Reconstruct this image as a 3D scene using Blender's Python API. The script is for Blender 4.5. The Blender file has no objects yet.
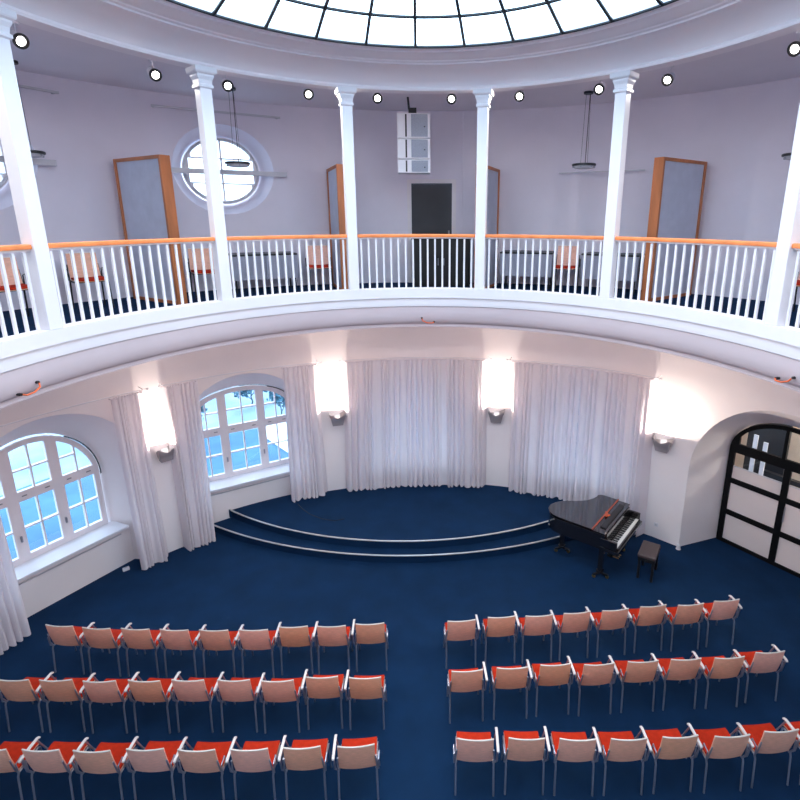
import bpy, bmesh, math, random
from math import sin, cos, pi, radians as R, sqrt, atan2, degrees
from mathutils import Vector, Matrix
from mathutils.geometry import delaunay_2d_cdt
random.seed(7)
scene = bpy.context.scene
COL = scene.collection
# ------------------------------------------------------------------ camera
cam = bpy.data.cameras.new('camera'); camo = bpy.data.objects.new('camera', cam); COL.objects.link(camo)
camo.location = (0, 0, 6.3); camo.rotation_euler = (R(90-14.966), 0, 0)
cam.sensor_width = 36; cam.sensor_fit = 'HORIZONTAL'; cam.lens = 528.87/800*36
cam.shift_x = -39.58/800; cam.shift_y = -40.82/800; cam.clip_end = 300; cam.clip_start = .02
scene.camera = camo
# ------------------------------------------------------------------ world and exposure
SKY = 2.3
w = bpy.data.worlds.new('sky'); scene.world = w; w.use_nodes = True
nt = w.node_tree; nt.nodes['Background'].inputs[0].default_value = (.60, .80, 1, 1)
nt.nodes['Background'].inputs[1].default_value = SKY
scene.view_settings.view_transform = 'Standard'; scene.view_settings.look = 'None'
scene.view_settings.gamma = 1; scene.view_settings.use_curve_mapping = False
scene.view_settings.exposure = 1.2
cy = scene.cycles
cy.use_denoising = True; cy.max_bounces = 10; cy.diffuse_bounces = 6; cy.glossy_bounces = 4
cy.transparent_max_bounces = 12; cy.sample_clamp_indirect = 6; cy.caustics_reflective = False; cy.caustics_refractive = False
# ------------------------------------------------------------------ dimensions
CX, CY, A, B = -.177, 4.179, 3.866, 4.331          # the oval opening of the gallery
RL, RU = 7.0, 7.25                                  # wall radius below and above
ZF, ZC = 4.96, 8.35                                 # gallery floor and ceiling
ZS = 4.56                                           # ceiling under the gallery
def ell(t, d=0.0, a=A, b=B):
    nx, ny = sin(t)/a, cos(t)/b; n = sqrt(nx*nx+ny*ny)
    return CX+a*sin(t)+d*nx/n, CY+b*cos(t)+d*ny/n
def pol(thdeg, r): return CX+r*sin(R(thdeg)), CY+r*cos(R(thdeg))
def tpar(thdeg): return atan2(sin(R(thdeg))/A, cos(R(thdeg))/B)
# ------------------------------------------------------------------ materials
def mat(name, col, rough=.6, metal=0, var=0.0, scale=8, bump=0, bscale=60, coat=0, emit=None, es=0, spec=.5):
    m = bpy.data.materials.new(name); m.use_nodes = True; n = m.node_tree; b = n.nodes['Principled BSDF']
    b.inputs['Base Color'].default_value = (*col, 1); b.inputs['Roughness'].default_value = rough
    b.inputs['Metallic'].default_value = metal; b.inputs['Specular IOR Level'].default_value = spec
    if coat: b.inputs['Coat Weight'].default_value = coat; b.inputs['Coat Roughness'].default_value = .05
    tc = n.nodes.new('ShaderNodeTexCoord')
    if var:
        nz = n.nodes.new('ShaderNodeTexNoise'); nz.inputs['Scale'].default_value = scale; nz.inputs['Detail'].default_value = 4
        n.links.new(tc.outputs['Object'], nz.inputs['Vector'])
        rp = n.nodes.new('ShaderNodeValToRGB'); rp.color_ramp.elements[0].position = .3; rp.color_ramp.elements[1].position = .7
        rp.color_ramp.elements[0].color = (*[c*(1-var) for c in col], 1); rp.color_ramp.elements[1].color = (*[min(1, c*(1+var)) for c in col], 1)
        n.links.new(nz.outputs['Fac'], rp.inputs['Fac']); n.links.new(rp.outputs['Color'], b.inputs['Base Color'])
    if bump:
        nb = n.nodes.new('ShaderNodeTexNoise'); nb.inputs['Scale'].default_value = bscale; nb.inputs['Detail'].default_value = 3
        n.links.new(tc.outputs['Object'], nb.inputs['Vector'])
        bp = n.nodes.new('ShaderNodeBump'); bp.inputs['Strength'].default_value = bump; bp.inputs['Distance'].default_value = .01
        n.links.new(nb.outputs['Fac'], bp.inputs['Height']); n.links.new(bp.outputs['Normal'], b.inputs['Normal'])
    if emit: b.inputs['Emission Color'].default_value = (*emit, 1); b.inputs['Emission Strength'].default_value = es
    return m
def wood(name, col, var=.25, rough=.45, sx=(3, 3, 40)):
    m = mat(name, col, rough); n = m.node_tree; b = n.nodes['Principled BSDF']
    tc = n.nodes.new('ShaderNodeTexCoord'); mp = n.nodes.new('ShaderNodeMapping'); mp.inputs['Scale'].default_value = sx
    nz = n.nodes.new('ShaderNodeTexNoise'); nz.inputs['Scale'].default_value = 1.5; nz.inputs['Detail'].default_value = 5
    n.links.new(tc.outputs['Object'], mp.inputs['Vector']); n.links.new(mp.outputs['Vector'], nz.inputs['Vector'])
    rp = n.nodes.new('ShaderNodeValToRGB'); rp.color_ramp.elements[0].position = .3; rp.color_ramp.elements[1].position = .7
    rp.color_ramp.elements[0].color = (*[c*(1-var) for c in col], 1); rp.color_ramp.elements[1].color = (*[min(1, c*(1+var*.6)) for c in col], 1)
    n.links.new(nz.outputs['Fac'], rp.inputs['Fac']); n.links.new(rp.outputs['Color'], b.inputs['Base Color'])
    return m
def glassy(name, tint, gloss=.08, rough=.02):
    m = bpy.data.materials.new(name); m.use_nodes = True; n = m.node_tree; n.nodes.clear()
    o = n.nodes.new('ShaderNodeOutputMaterial'); t = n.nodes.new('ShaderNodeBsdfTransparent'); g = n.nodes.new('ShaderNodeBsdfGlossy')
    t.inputs[0].default_value = (*tint, 1); g.inputs['Roughness'].default_value = rough
    mx = n.nodes.new('ShaderNodeMixShader'); mx.inputs[0].default_value = gloss
    n.links.new(t.outputs[0], mx.inputs[1]); n.links.new(g.outputs[0], mx.inputs[2]); n.links.new(mx.outputs[0], o.inputs[0])
    return m
def frosted(name, col, trans=.4):
    m = bpy.data.materials.new(name); m.use_nodes = True; n = m.node_tree; n.nodes.clear()
    o = n.nodes.new('ShaderNodeOutputMaterial'); t = n.nodes.new('ShaderNodeBsdfTranslucent'); g = n.nodes.new('ShaderNodeBsdfDiffuse')
    t.inputs[0].default_value = (*col, 1); g.inputs[0].default_value = (*col, 1)
    mx = n.nodes.new('ShaderNodeMixShader'); mx.inputs[0].default_value = trans
    n.links.new(g.outputs[0], mx.inputs[1]); n.links.new(t.outputs[0], mx.inputs[2]); n.links.new(mx.outputs[0], o.inputs[0])
    return m
M = dict(
    wall=mat('wall_paint', (.90, .84, .84), .8, var=.02, scale=1.5, bump=.05, bscale=40),
    upwall=mat('upper_wall_paint', (.78, .73, .81), .8, var=.03, scale=1.5, bump=.05, bscale=40),
    ceil=mat('ceiling_paint', (.78, .74, .79), .85, var=.02, scale=1.5),
    soffit=mat('soffit_paint', (.78, .72, .72), .85, var=.02, scale=2),
    cornice=mat('lit_cornice_paint', (.88, .84, .87), .6, var=.01, scale=2),  # lighter than the white lacquer: bright light put into the colour
    white=mat('white_lacquer', (.76, .75, .79), .45, var=.015, scale=3),
    frame=mat('window_paint', (.80, .74, .76), .5, var=.02, scale=5),
    carpet=mat('blue_carpet', (.0058, .028, .078), .95, var=.14, scale=2.2, bump=.5, bscale=220, spec=.1),
    step=mat('metal_nosing', (.70, .70, .68), .35, .6),
    rail=wood('oiled_wood_rail', (.85, .25, .07), .2, .4, (3, 3, 3)),
    oak=wood('wood_frame', (.52, .17, .06), .25, .5, (4, 4, 1)),
    grey=mat('grey_felt', (.58, .60, .70), .9, var=.05, scale=6),
    chair=wood('beech_ply', (.90, .48, .32), .14, .45, (10, 4, 60)),
    edge=mat('ply_edge', (.80, .72, .64), .5),
    red=mat('red_upholstery', (.50, .026, .006), .85, var=.12, scale=20, bump=.3, bscale=300, spec=.2),
    chrome=mat('chrome_tube', (.42, .43, .50), .3, .75),
    arm=mat('pale_arm_pad', (.80, .75, .72), .4),
    plastic=mat('black_plastic', (.015, .015, .018), .4),
    black=mat('piano_lacquer', (.008, .007, .008), .07, coat=1),
    bwood=mat('black_satin', (.012, .012, .013), .35),
    ivory=mat('white_keys', (.85, .84, .80), .25), brass=mat('brass', (.75, .48, .18), .3, 1),
    mahog=wood('red_brown_wood', (.45, .07, .02), .3, .3, (3, 3, 3)),
    leather=mat('dark_leather', (.07, .05, .05), .5, bump=.3, bscale=120),
    blackpaint=mat('black_door_paint', (.004, .004, .005), .6, spec=.2),
    dark=mat('dark_grey_door', (.035, .035, .042), .6, var=.1, scale=3),
    metal=mat('grey_metal', (.30, .29, .31), .4, .5, var=.1, scale=30),
    bar=mat('pale_grey_metal', (.55, .54, .58), .5, .2),
    spk=mat('speaker_white', (.86, .86, .90), .45), grille=mat('speaker_grille', (.34, .38, .46), .8, var=.2, scale=200),
    curtain=frosted('curtain_cloth', (.88, .83, .86), .24),
    glass=glassy('clear_glass', (.86, .93, .98), .05),
    milk=glassy('skylight_glass', (.93, .97, 1), .04, .3),
    frost=frosted('frosted_glass', (.88, .83, .83), .3),
    lead=mat('dark_glazing_bar', (.006, .010, .016), .5),
    field=mat('pale_field', (.24, .34, .44), .9, var=.35, scale=.5),
    snow=mat('pale_blue_ground', (.06, .15, .26), .9, var=.22, scale=.9),
    snow2=mat('snow_bank', (.75, .82, .88), .9, var=.1, scale=2),
    bark=mat('bark', (.10, .13, .17), .9, var=.3, scale=10), leaf=mat('dark_leaf', (.05, .14, .19), .8, var=.5, scale=5),
    lamp=mat('lamp_lens', (.9, .9, .88), .4, emit=(1, .97, .92), es=6),
    sconce=mat('sconce_bowl', (.42, .38, .39), .4, .3),
    cove=mat('shaded_cove_paint', (.60, .52, .55), .85, var=.02, scale=2),  # darker than the soffit: the cove's weak light is put into the colour
    cable=mat('orange_cable', (.75, .13, .03), .5), warm=mat('hall_plaster', (.78, .68, .60), .8, var=.03),
    cabinet=mat('black_cover', (.007, .007, .008), .6), tablegrey=mat('table_grey', (.36, .36, .44), .7, var=.05, scale=5))
# each ply back varies a little between pinkish and tan
_n = M['chair'].node_tree; _b = _n.nodes['Principled BSDF']; _l = _b.inputs['Base Color'].links[0]; _src = _l.from_socket
_oi = _n.nodes.new('ShaderNodeObjectInfo'); _r = _n.nodes.new('ShaderNodeValToRGB'); _mx = _n.nodes.new('ShaderNodeMix'); _mx.data_type = 'RGBA'; _mx.blend_type = 'MULTIPLY'
_r.color_ramp.elements[0].color = (.92, .84, .72, 1); _r.color_ramp.elements[1].color = (1, 1, 1.18, 1); _mx.inputs[0].default_value = 1
_n.links.new(_oi.outputs['Random'], _r.inputs['Fac']); _n.links.new(_src, _mx.inputs[6]); _n.links.new(_r.outputs['Color'], _mx.inputs[7]); _n.links.new(_mx.outputs[2], _b.inputs['Base Color'])
# ------------------------------------------------------------------ helpers
class MB:
    def __init__(s): s.v = []; s.f = []
    def add(s, vs, fs):
        k = len(s.v); s.v += [tuple(v) for v in vs]; s.f += [tuple(i+k for i in f) for f in fs]; return s
    def box(s, c, d, rz=0, rx=0, ry=0):
        m = Matrix.Translation(c) @ Matrix.Rotation(rz, 4, 'Z') @ Matrix.Rotation(ry, 4, 'Y') @ Matrix.Rotation(rx, 4, 'X')
        vs = [m @ Vector((x*d[0]/2, y*d[1]/2, z*d[2]/2)) for x in (-1, 1) for y in (-1, 1) for z in (-1, 1)]
        return s.add(vs, [(0, 1, 3, 2), (4, 6, 7, 5), (0, 4, 5, 1), (2, 3, 7, 6), (0, 2, 6, 4), (1, 5, 7, 3)])
    def tube(s, path, r, n=8, caps=True):
        P = [Vector(p) for p in path]; rs = r if isinstance(r, (list, tuple)) else [r]*len(P); vs = []; fs = []; up = None
        for i, p in enumerate(P):
            d = (P[min(i+1, len(P)-1)]-P[max(i-1, 0)]).normalized()
            if up is None: up = Vector((0, 0, 1)) if abs(d.z) < .9 else Vector((1, 0, 0))
            a = d.cross(up).normalized(); b = a.cross(d).normalized(); up = b
            for k in range(n):
                t = 2*pi*(k+.5)/n; vs.append(p+a*cos(t)*rs[i]+b*sin(t)*rs[i])
        for i in range(len(P)-1):
            for k in range(n): fs.append((i*n+k, i*n+(k+1) % n, (i+1)*n+(k+1) % n, (i+1)*n+k))
        if caps: fs += [tuple(range(n))[::-1], tuple((len(P)-1)*n+k for k in range(n))]
        return s.add(vs, fs)
    def lathe(s, prof, c=(0, 0, 0), n=24, m=None):
        vs = []; fs = []
        for r, z in prof:
            for k in range(n):
                t = 2*pi*k/n; v = Vector((r*cos(t), r*sin(t), z))
                if m: v = m @ v
                vs.append(Vector(c)+v)
        for i in range(len(prof)-1):
            for k in range(n): fs.append((i*n+k, i*n+(k+1) % n, (i+1)*n+(k+1) % n, (i+1)*n+k))
        fs += [tuple(range(n))[::-1], tuple((len(prof)-1)*n+k for k in range(n))]
        return s.add(vs, fs)
    def prism(s, pts, z0, z1, fn=None):
        fn = fn or (lambda x, y, z: (x, y, z)); n = len(pts)
        vs = [fn(x, y, z0) for x, y in pts]+[fn(x, y, z1) for x, y in pts]
        fs = [tuple(range(n))[::-1], tuple(range(n, 2*n))]+[(i, (i+1) % n, n+(i+1) % n, n+i) for i in range(n)]
        return s.add(vs, fs)
    def build(s, name, m, parent=None, smooth=False, bevel=0, bseg=2):
        me = bpy.data.meshes.new(name); me.from_pydata(s.v, [], s.f); me.update()
        bm = bmesh.new(); bm.from_mesh(me); bmesh.ops.recalc_face_normals(bm, faces=bm.faces); bm.to_mesh(me); bm.free()
        o = bpy.data.objects.new(name, me); COL.objects.link(o); me.materials.append(m)
        if smooth: me.polygons.foreach_set('use_smooth', [True]*len(me.polygons))
        if parent: o.parent = parent
        if bevel:
            b = o.modifiers.new('bevel', 'BEVEL'); b.width = bevel; b.segments = bseg; b.limit_method = 'ANGLE'
        if smooth:
            try: me.set_sharp_from_angle(angle=R(40))
            except Exception: pass
        return o
def tag(o, label=None, cat=None, group=None, kind=None):
    if label: o['label'] = label
    if cat: o['category'] = cat
    if group: o['group'] = group
    if kind: o['kind'] = kind
    return o
def empty(name, loc=(0, 0, 0), rz=0):
    o = bpy.data.objects.new(name, None); COL.objects.link(o); o.location = loc; o.rotation_euler = (0, 0, rz)
    o.empty_display_size = .1; return o
def struct(o, label=None, cat=None): return tag(o, label, cat, kind='structure')
def copy_tree(o, parent=None):
    c = o.copy(); COL.objects.link(c); c.parent = parent
    for ch in [x for x in bpy.data.objects if x.parent == o]: copy_tree(ch, c)
    return c
def portal(loc, rot, sx, sy, name):
    l = bpy.data.lights.new(name, 'AREA'); l.shape = 'RECTANGLE'; l.size = sx; l.size_y = sy; l.cycles.is_portal = True
    o = bpy.data.objects.new(name, l); COL.objects.link(o); o.location = loc; o.rotation_euler = rot; return o
def ringsweep(prof, name, m, a=A, b=B, n=160, t0=0, t1=2*pi, closed_prof=True, smooth=True):
    full = abs(t1-t0-2*pi) < 1e-6; vs = []; fs = []; k = len(prof); cnt = n if full else n+1
    for i in range(cnt):
        t = t0+(t1-t0)*i/n
        for d, z in prof: x, y = ell(t, d, a, b); vs.append((x, y, z))
    for i in range(n):
        j = (i+1) % cnt
        for q in range(k if closed_prof else k-1): fs.append((i*k+q, i*k+(q+1) % k, j*k+(q+1) % k, j*k+q))
    if not full and closed_prof: fs += [tuple(range(k)), tuple((cnt-1)*k+q for q in range(k))]
    mb = MB(); mb.add(vs, fs); return mb.build(name, m, smooth=smooth)
def cdt(outer, holes, step=None):
    """triangulate a polygon with holes; interior grid points when step given"""
    vs = []; es = []
    def loop(L):
        k = len(vs); vs.extend([Vector(p) for p in L]); es.extend([(k+i, k+(i+1) % len(L)) for i in range(len(L))])
    loop(outer)
    for h in holes: loop(h)
    def inside(p, L):
        c = False; j = len(L)-1
        for i in range(len(L)):
            if (L[i][1] > p[1]) != (L[j][1] > p[1]) and p[0] < (L[j][0]-L[i][0])*(p[1]-L[i][1])/(L[j][1]-L[i][1])+L[i][0]: c = not c
            j = i
        return c
    if step:
        xs = [p[0] for p in outer]; ys = [p[1] for p in outer]
        nx = int((max(xs)-min(xs))/step[0])+1; ny = max(1, int((max(ys)-min(ys))/step[1]))
        for i in range(1, nx):
            for j in range(1, ny+1):
                p = (min(xs)+i*(max(xs)-min(xs))/nx, min(ys)+j*(max(ys)-min(ys))/(ny+1))
                if inside(p, outer) and not any(inside(p, h) for h in holes): vs.append(Vector(p))
    V, Ed, F, *_ = delaunay_2d_cdt(vs, es, [], 0, 1e-5)
    out = []
    for f in F:
        c = sum((V[i] for i in f), Vector((0, 0)))/len(f)
        if inside(c, outer) and not any(inside(c, h) for h in holes): out.append(tuple(f))
    return [(v.x, v.y) for v in V], out
def plate(outer, holes, fn, d0, d1):
    """extruded plate with holes; fn(u,z,d)->world"""
    V, F = cdt(outer, holes); mb = MB(); n = len(V)
    mb.add([fn(u, z, d0) for u, z in V]+[fn(u, z, d1) for u, z in V], [tuple(f) for f in F]+[tuple(i+n for i in f[::-1]) for f in F])
    for L in [outer]+holes:
        k = len(L); mb.add([fn(u, z, d0) for u, z in L]+[fn(u, z, d1) for u, z in L], [(i, (i+1) % k, k+(i+1) % k, k+i) for i in range(k)])
    return mb
def local(th):
    n = (sin(R(th)), cos(R(th))); t = (cos(R(th)), -sin(R(th)))
    return lambda u, z, d: (CX+n[0]*d+t[0]*u, CY+n[1]*d+t[1]*u, z)
def arch(cu, hw, z0, h, zb, n=24, p=2.0):
    """outline from bottom left, up, over, down to bottom right"""
    pts = [(cu-hw, zb), (cu-hw, zb+(z0-zb)*.33), (cu-hw, zb+(z0-zb)*.66)]
    for i in range(n+1):
        a = pi-pi*i/n; pts.append((cu+hw*cos(a), z0+h*sin(a)))
    return pts+[(cu+hw, zb+(z0-zb)*.66), (cu+hw, zb+(z0-zb)*.33), (cu+hw, zb)]
# ------------------------------------------------------------------ floor, stage, walls, ceilings
mb = MB(); N = 96
mb.add([(CX, CY, 0)]+[(*pol(360*i/N, 7.9), 0) for i in range(N)], [(0, 1+i, 1+(i+1) % N) for i in range(N)])
struct(mb.build('floor', M['carpet']), 'dark blue carpeted floor of the hall', 'floor')
def step_poly(cx, cyy, rad, xl, xr, rb):
    pts = []
    for i in range(41):
        x = xl+(xr-xl)*i/40; pts.append((x, cyy-sqrt(rad*rad-(x-cx)**2)))
    a1 = degrees(atan2(xr-CX, pts[-1][1]-CY)); a0 = degrees(atan2(xl-CX, pts[0][1]-CY))
    for i in range(31): pts.append(pol(a1+(a0-a1)*i/30, rb))
    return pts
def flat(pts, z0, z1):
    V, F = cdt(pts, []); mb = MB(); n = len(V); k = len(pts)
    mb.add([(x, y, z1) for x, y in V], F); mb.add([(x, y, z0) for x, y in pts]+[(x, y, z1) for x, y in pts], [(i, (i+1) % k, k+(i+1) % k, k+i) for i in range(k)])
    return mb
s1 = step_poly(-.72, 16.79, 8.13, -4.80, 4.15, 7.17); s2 = step_poly(-.74, 15.5, 6.63, -4.50, 3.95, 7.17)
st = flat(s1, .0, .165).build('stage', M['carpet']); struct(st, 'blue carpeted curved stage with two steps', 'stage')
flat(s2, .165, .335).build('stage_top', M['carpet'], st)
for pts, z in ((s1, .165), (s2, .335)):
    MB().tube([(x, y-.004, z-.006) for x, y in pts[:41]], .017, 6).build('step_nosing', M['step'], st, smooth=True)
# lower wall: cylinder with the arched recesses notched out of it
REAR = [100, 130, 160, -170, -140, -110]  # unseen bays behind the camera, their windows added to light chair backs
NI = [(t-360 if t > 180 else t, 0, 1.15, 2.2, 1.08) for t in (-170, -140, -110)]+[(-60, .06, 1.27, 2.2, 1.08), (-32.3, .0, 1.22, 2.25, 1.05), (-3, 0, 1.15, 2.2, 1.05), (26.5, 0, 1.15, 2.2, 1.05), (54, .3, 1.45, 1.7, 1.53)]+[(t, 0, 1.15, 2.2, 1.08) for t in (100, 130, 160)]
s_of = lambda th: R(th)*RL
outer = [(s_of(-180), 0)]; notch = []
for th, cu, hw, z0, h in NI:
    L = arch(cu, hw, z0, h, 0, 32); LL = [(s_of(th)+RL*math.asin(u/RL), z) for u, z in L]; notch.append(LL); outer += LL
outer += [(s_of(180), 0), (s_of(180), ZS), (s_of(-180), ZS)]
# densify long straight edges
def dens(L, st=.35):
    o = []
    for i in range(len(L)):
        a, b = L[i], L[(i+1) % len(L)]; n = max(1, int(abs(a[0]-b[0])/st))
        for k in range(n): o.append((a[0]+(b[0]-a[0])*k/n, a[1]+(b[1]-a[1])*k/n))
    return o
V, F = cdt(dens(outer), [], (.3, .9))
mb = MB(); mb.add([(*pol(degrees(s/RL), RL), z) for s, z in V], F)
wl = mb.build('wall_lower', M['wall'], smooth=True); struct(wl, 'curved white wall of the hall below the gallery', 'wall')
fns = []
INN = [(0, 1.0, 1.83, 1.04, 7.5)]*3+[(-.02, 1.0, 1.83, 1.04, 7.5), (.0, 1.06, 2.35, .55, 7.5), (0, 1.0, 1.83, 1.04, 7.5), (0, 1.0, 1.83, 1.04, 7.5), (.12, .98, 2.0, .74, 7.82)]+[(0, 1.0, 1.83, 1.04, 7.5)]*3
for (th, cu, hw, z0, h), (icu, ihw, iz0, ih, D) in zip(NI, INN):
    fn = local(th); O = arch(cu, hw, z0, h, 0, 32); I = arch(icu, ihw, iz0, ih, 0, 32)
    vs = []; n = len(O); K = 6
    for (u, z), (u2, z2) in zip(O, I):
        d0 = sqrt(RL*RL-u*u)
        for q in range(K+1):
            f = q/K; vs.append(fn(u+(u2-u)*f, z+(z2-z)*f, d0+(D+.06-d0)*f))
    fs = [(i*(K+1)+q, (i+1)*(K+1)+q, (i+1)*(K+1)+q+1, i*(K+1)+q+1) for i in range(n-1) for q in range(K)]
    MB().add(vs, fs).build('recess_reveal', M['wall'], wl, smooth=True)
# upper wall with two oval openings and a doorway
def oval(cu, a, z, b, n=40): return [(cu+a*cos(2*pi*i/n), z+b*sin(2*pi*i/n)) for i in range(n)]
su = lambda th: R(th)*RU
OV = [-31.6, -61.0, -91, -120, -149, 91, 120, 149]  # camera-side ovals are unseen, added for daylight on gallery and chairs
holes = [oval(su(t), .885, 7.15, .79) for t in OV]
dl, dr, dz = su(-3.25), su(3.45), 6.99
outer = dens([(su(-180), ZF), (dl, ZF), (dl, dz), (dr, dz), (dr, ZF), (su(180), ZF), (su(180), ZC+.02), (su(-180), ZC+.02)])
V, F = cdt(outer, holes, (.3, .6))
wu = MB().add([(*pol(degrees(s/RU), RU), z) for s, z in V], F).build('wall_upper', M['upwall'], smooth=True)
struct(wu, 'curved pale mauve wall of the upper gallery', 'wall')
for t in OV:
    O = oval(0, .885, 7.15, .79); I = oval(0, .69, 7.15, .60); vs = []; fn = local(t)
    for (u, z), (u2, z2) in zip(O, I): vs += [fn(RU*sin(u/RU), z, RU*cos(u/RU)), fn((u+u2)/2, (z+z2)/2, 7.42), fn(u2, z2, 7.58)]
    n = len(O)
    MB().add(vs, [(3*i+q, 3*((i+1) % n)+q, 3*((i+1) % n)+q+1, 3*i+q+1) for i in range(n) for q in (0, 1)]).build('oval_reveal', M['upwall'], wu, smooth=True)
# gallery slab: floor, soffit, kerb, fascia
vs = []; n = 160
for i in range(n): t = 2*pi*i/n; x, y = ell(t, .17); th = degrees(atan2(x-CX, y-CY)); vs += [(x, y, ZF), (*pol(th, RU+.02), ZF)]
struct(MB().add(vs, [(2*i, 2*i+1, 2*((i+1) % n)+1, 2*((i+1) % n)) for i in range(n)]).build('floor_gallery', M['carpet']), 'dark blue carpet of the upper gallery', 'floor')
vs = []
for i in range(n): t = 2*pi*i/n; x, y = ell(t, .16); th = degrees(atan2(x-CX, y-CY)); vs += [(x, y, ZS), (*pol(th, RL+.02), ZS)]
struct(MB().add(vs, [(2*i, 2*i+1, 2*((i+1) % n)+1, 2*((i+1) % n)) for i in range(n)]).build('ceiling_lower', M['soffit']), 'pale ceiling under the gallery', 'ceiling')
struct(ringsweep([(.0, 5.2), (.17, 5.2), (.17, ZF-.02), (.03, ZF-.02), (.03, 5.045), (.0, 5.05)], 'trim_1', M['white']), 'white kerb carrying the gallery balustrade', 'trim')
struct(ringsweep([(.035, 5.04), (.035, 4.915), (.05, 4.90), (.17, 4.90), (.17, 5.04)], 'trim_2', M['white']), 'white stepped band under the gallery kerb', 'trim')
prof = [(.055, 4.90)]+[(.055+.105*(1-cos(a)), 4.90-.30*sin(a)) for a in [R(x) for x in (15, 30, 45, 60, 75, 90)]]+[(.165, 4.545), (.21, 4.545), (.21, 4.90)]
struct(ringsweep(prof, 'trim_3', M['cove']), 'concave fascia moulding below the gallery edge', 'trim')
# gallery ceiling and cornice up to the skylight
vs = []
for i in range(n): t = 2*pi*i/n; x, y = ell(t, .1); th = degrees(atan2(x-CX, y-CY)); vs += [(x, y, ZC), (*pol(th, RU+.02), ZC)]
struct(MB().add(vs, [(2*i, 2*i+1, 2*((i+1) % n)+1, 2*((i+1) % n)) for i in range(n)]).build('ceiling', M['ceil']), 'pale mauve ceiling over the gallery', 'ceiling')
RB = .79
prof = [(.20, ZC+.01), (.20, 8.10), (.0, 8.10), (-.01, 8.125), (.0, 8.15), (-.03, 8.19), (-.10, 8.255), (-.20, 8.305), (-.32, 8.335), (-.40, 8.345), (-.40, 8.365), (-.44, 8.372),
        (-.45, 8.385), (-.52, 8.395), (-.60, 8.42), (-.66, 8.425), (-.67, 8.445), (-.74, 8.45), (-.74, 8.50), (.20, 8.50)]
struct(ringsweep(prof, 'trim_4', M['cornice']), 'white curved cornice beam around the skylight', 'trim')
# ------------------------------------------------------------------ skylight
sa, sb = 3.14, 3.555
sk = empty('window_5', (0, 0, 0)); struct(sk, 'large round leaded skylight dome with dark glazing bars', 'skylight')
lev = [(1.0, 8.455), (.825, 8.60), (.55, 8.76), (.27, 8.85), (.03, 8.88)]
NS = 34; T = []
for k in range(NS):
    kk = k if k <= NS/2 else k-NS
    th = -2.24+10.38*kk if abs(kk) <= 9 else (-2.24+math.copysign(93.42, kk)+(kk-math.copysign(9, kk))*(360-186.84)/16)
    T.append(atan2(sin(R(th))/sa, cos(R(th))/sb))
def skp(t, f, dz=0): return (CX+sa*f*sin(t), CY+sb*f*cos(t), dz)
def levz(f):
    for (f0, z0), (f1, z1) in zip(lev, lev[1:]):
        if f <= f0 and f >= f1: return z0+(z1-z0)*(f0-f)/(f0-f1)
    return lev[-1][1]
vs = []; NG = 120
for f, z in lev:
    for i in range(NG): vs.append(skp(2*pi*i/NG, f, z+.015))
fs = [(q*NG+i, q*NG+(i+1) % NG, (q+1)*NG+(i+1) % NG, (q+1)*NG+i) for q in range(len(lev)-1) for i in range(NG)]
fs.append(tuple((len(lev)-1)*NG+i for i in range(NG)))
MB().add(vs, fs).build('glass', M['milk'], sk, smooth=True)
for t in T: MB().tube([skp(t, f, z) for f, z in lev[:-1]], .020, 6).build('glazing_bar', M['lead'], sk)
for f, z in lev[:-1]:
    r = .018 if f < 1 else .016
    MB().tube([skp(2*pi*i/NG, f, z) for i in range(NG+1)], r, 6, False).build('ring_bar', M['lead'], sk)
portal((CX, CY, 8.95), (0, 0, 0), 6.6, 7.3, 'skylight_portal')
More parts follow.
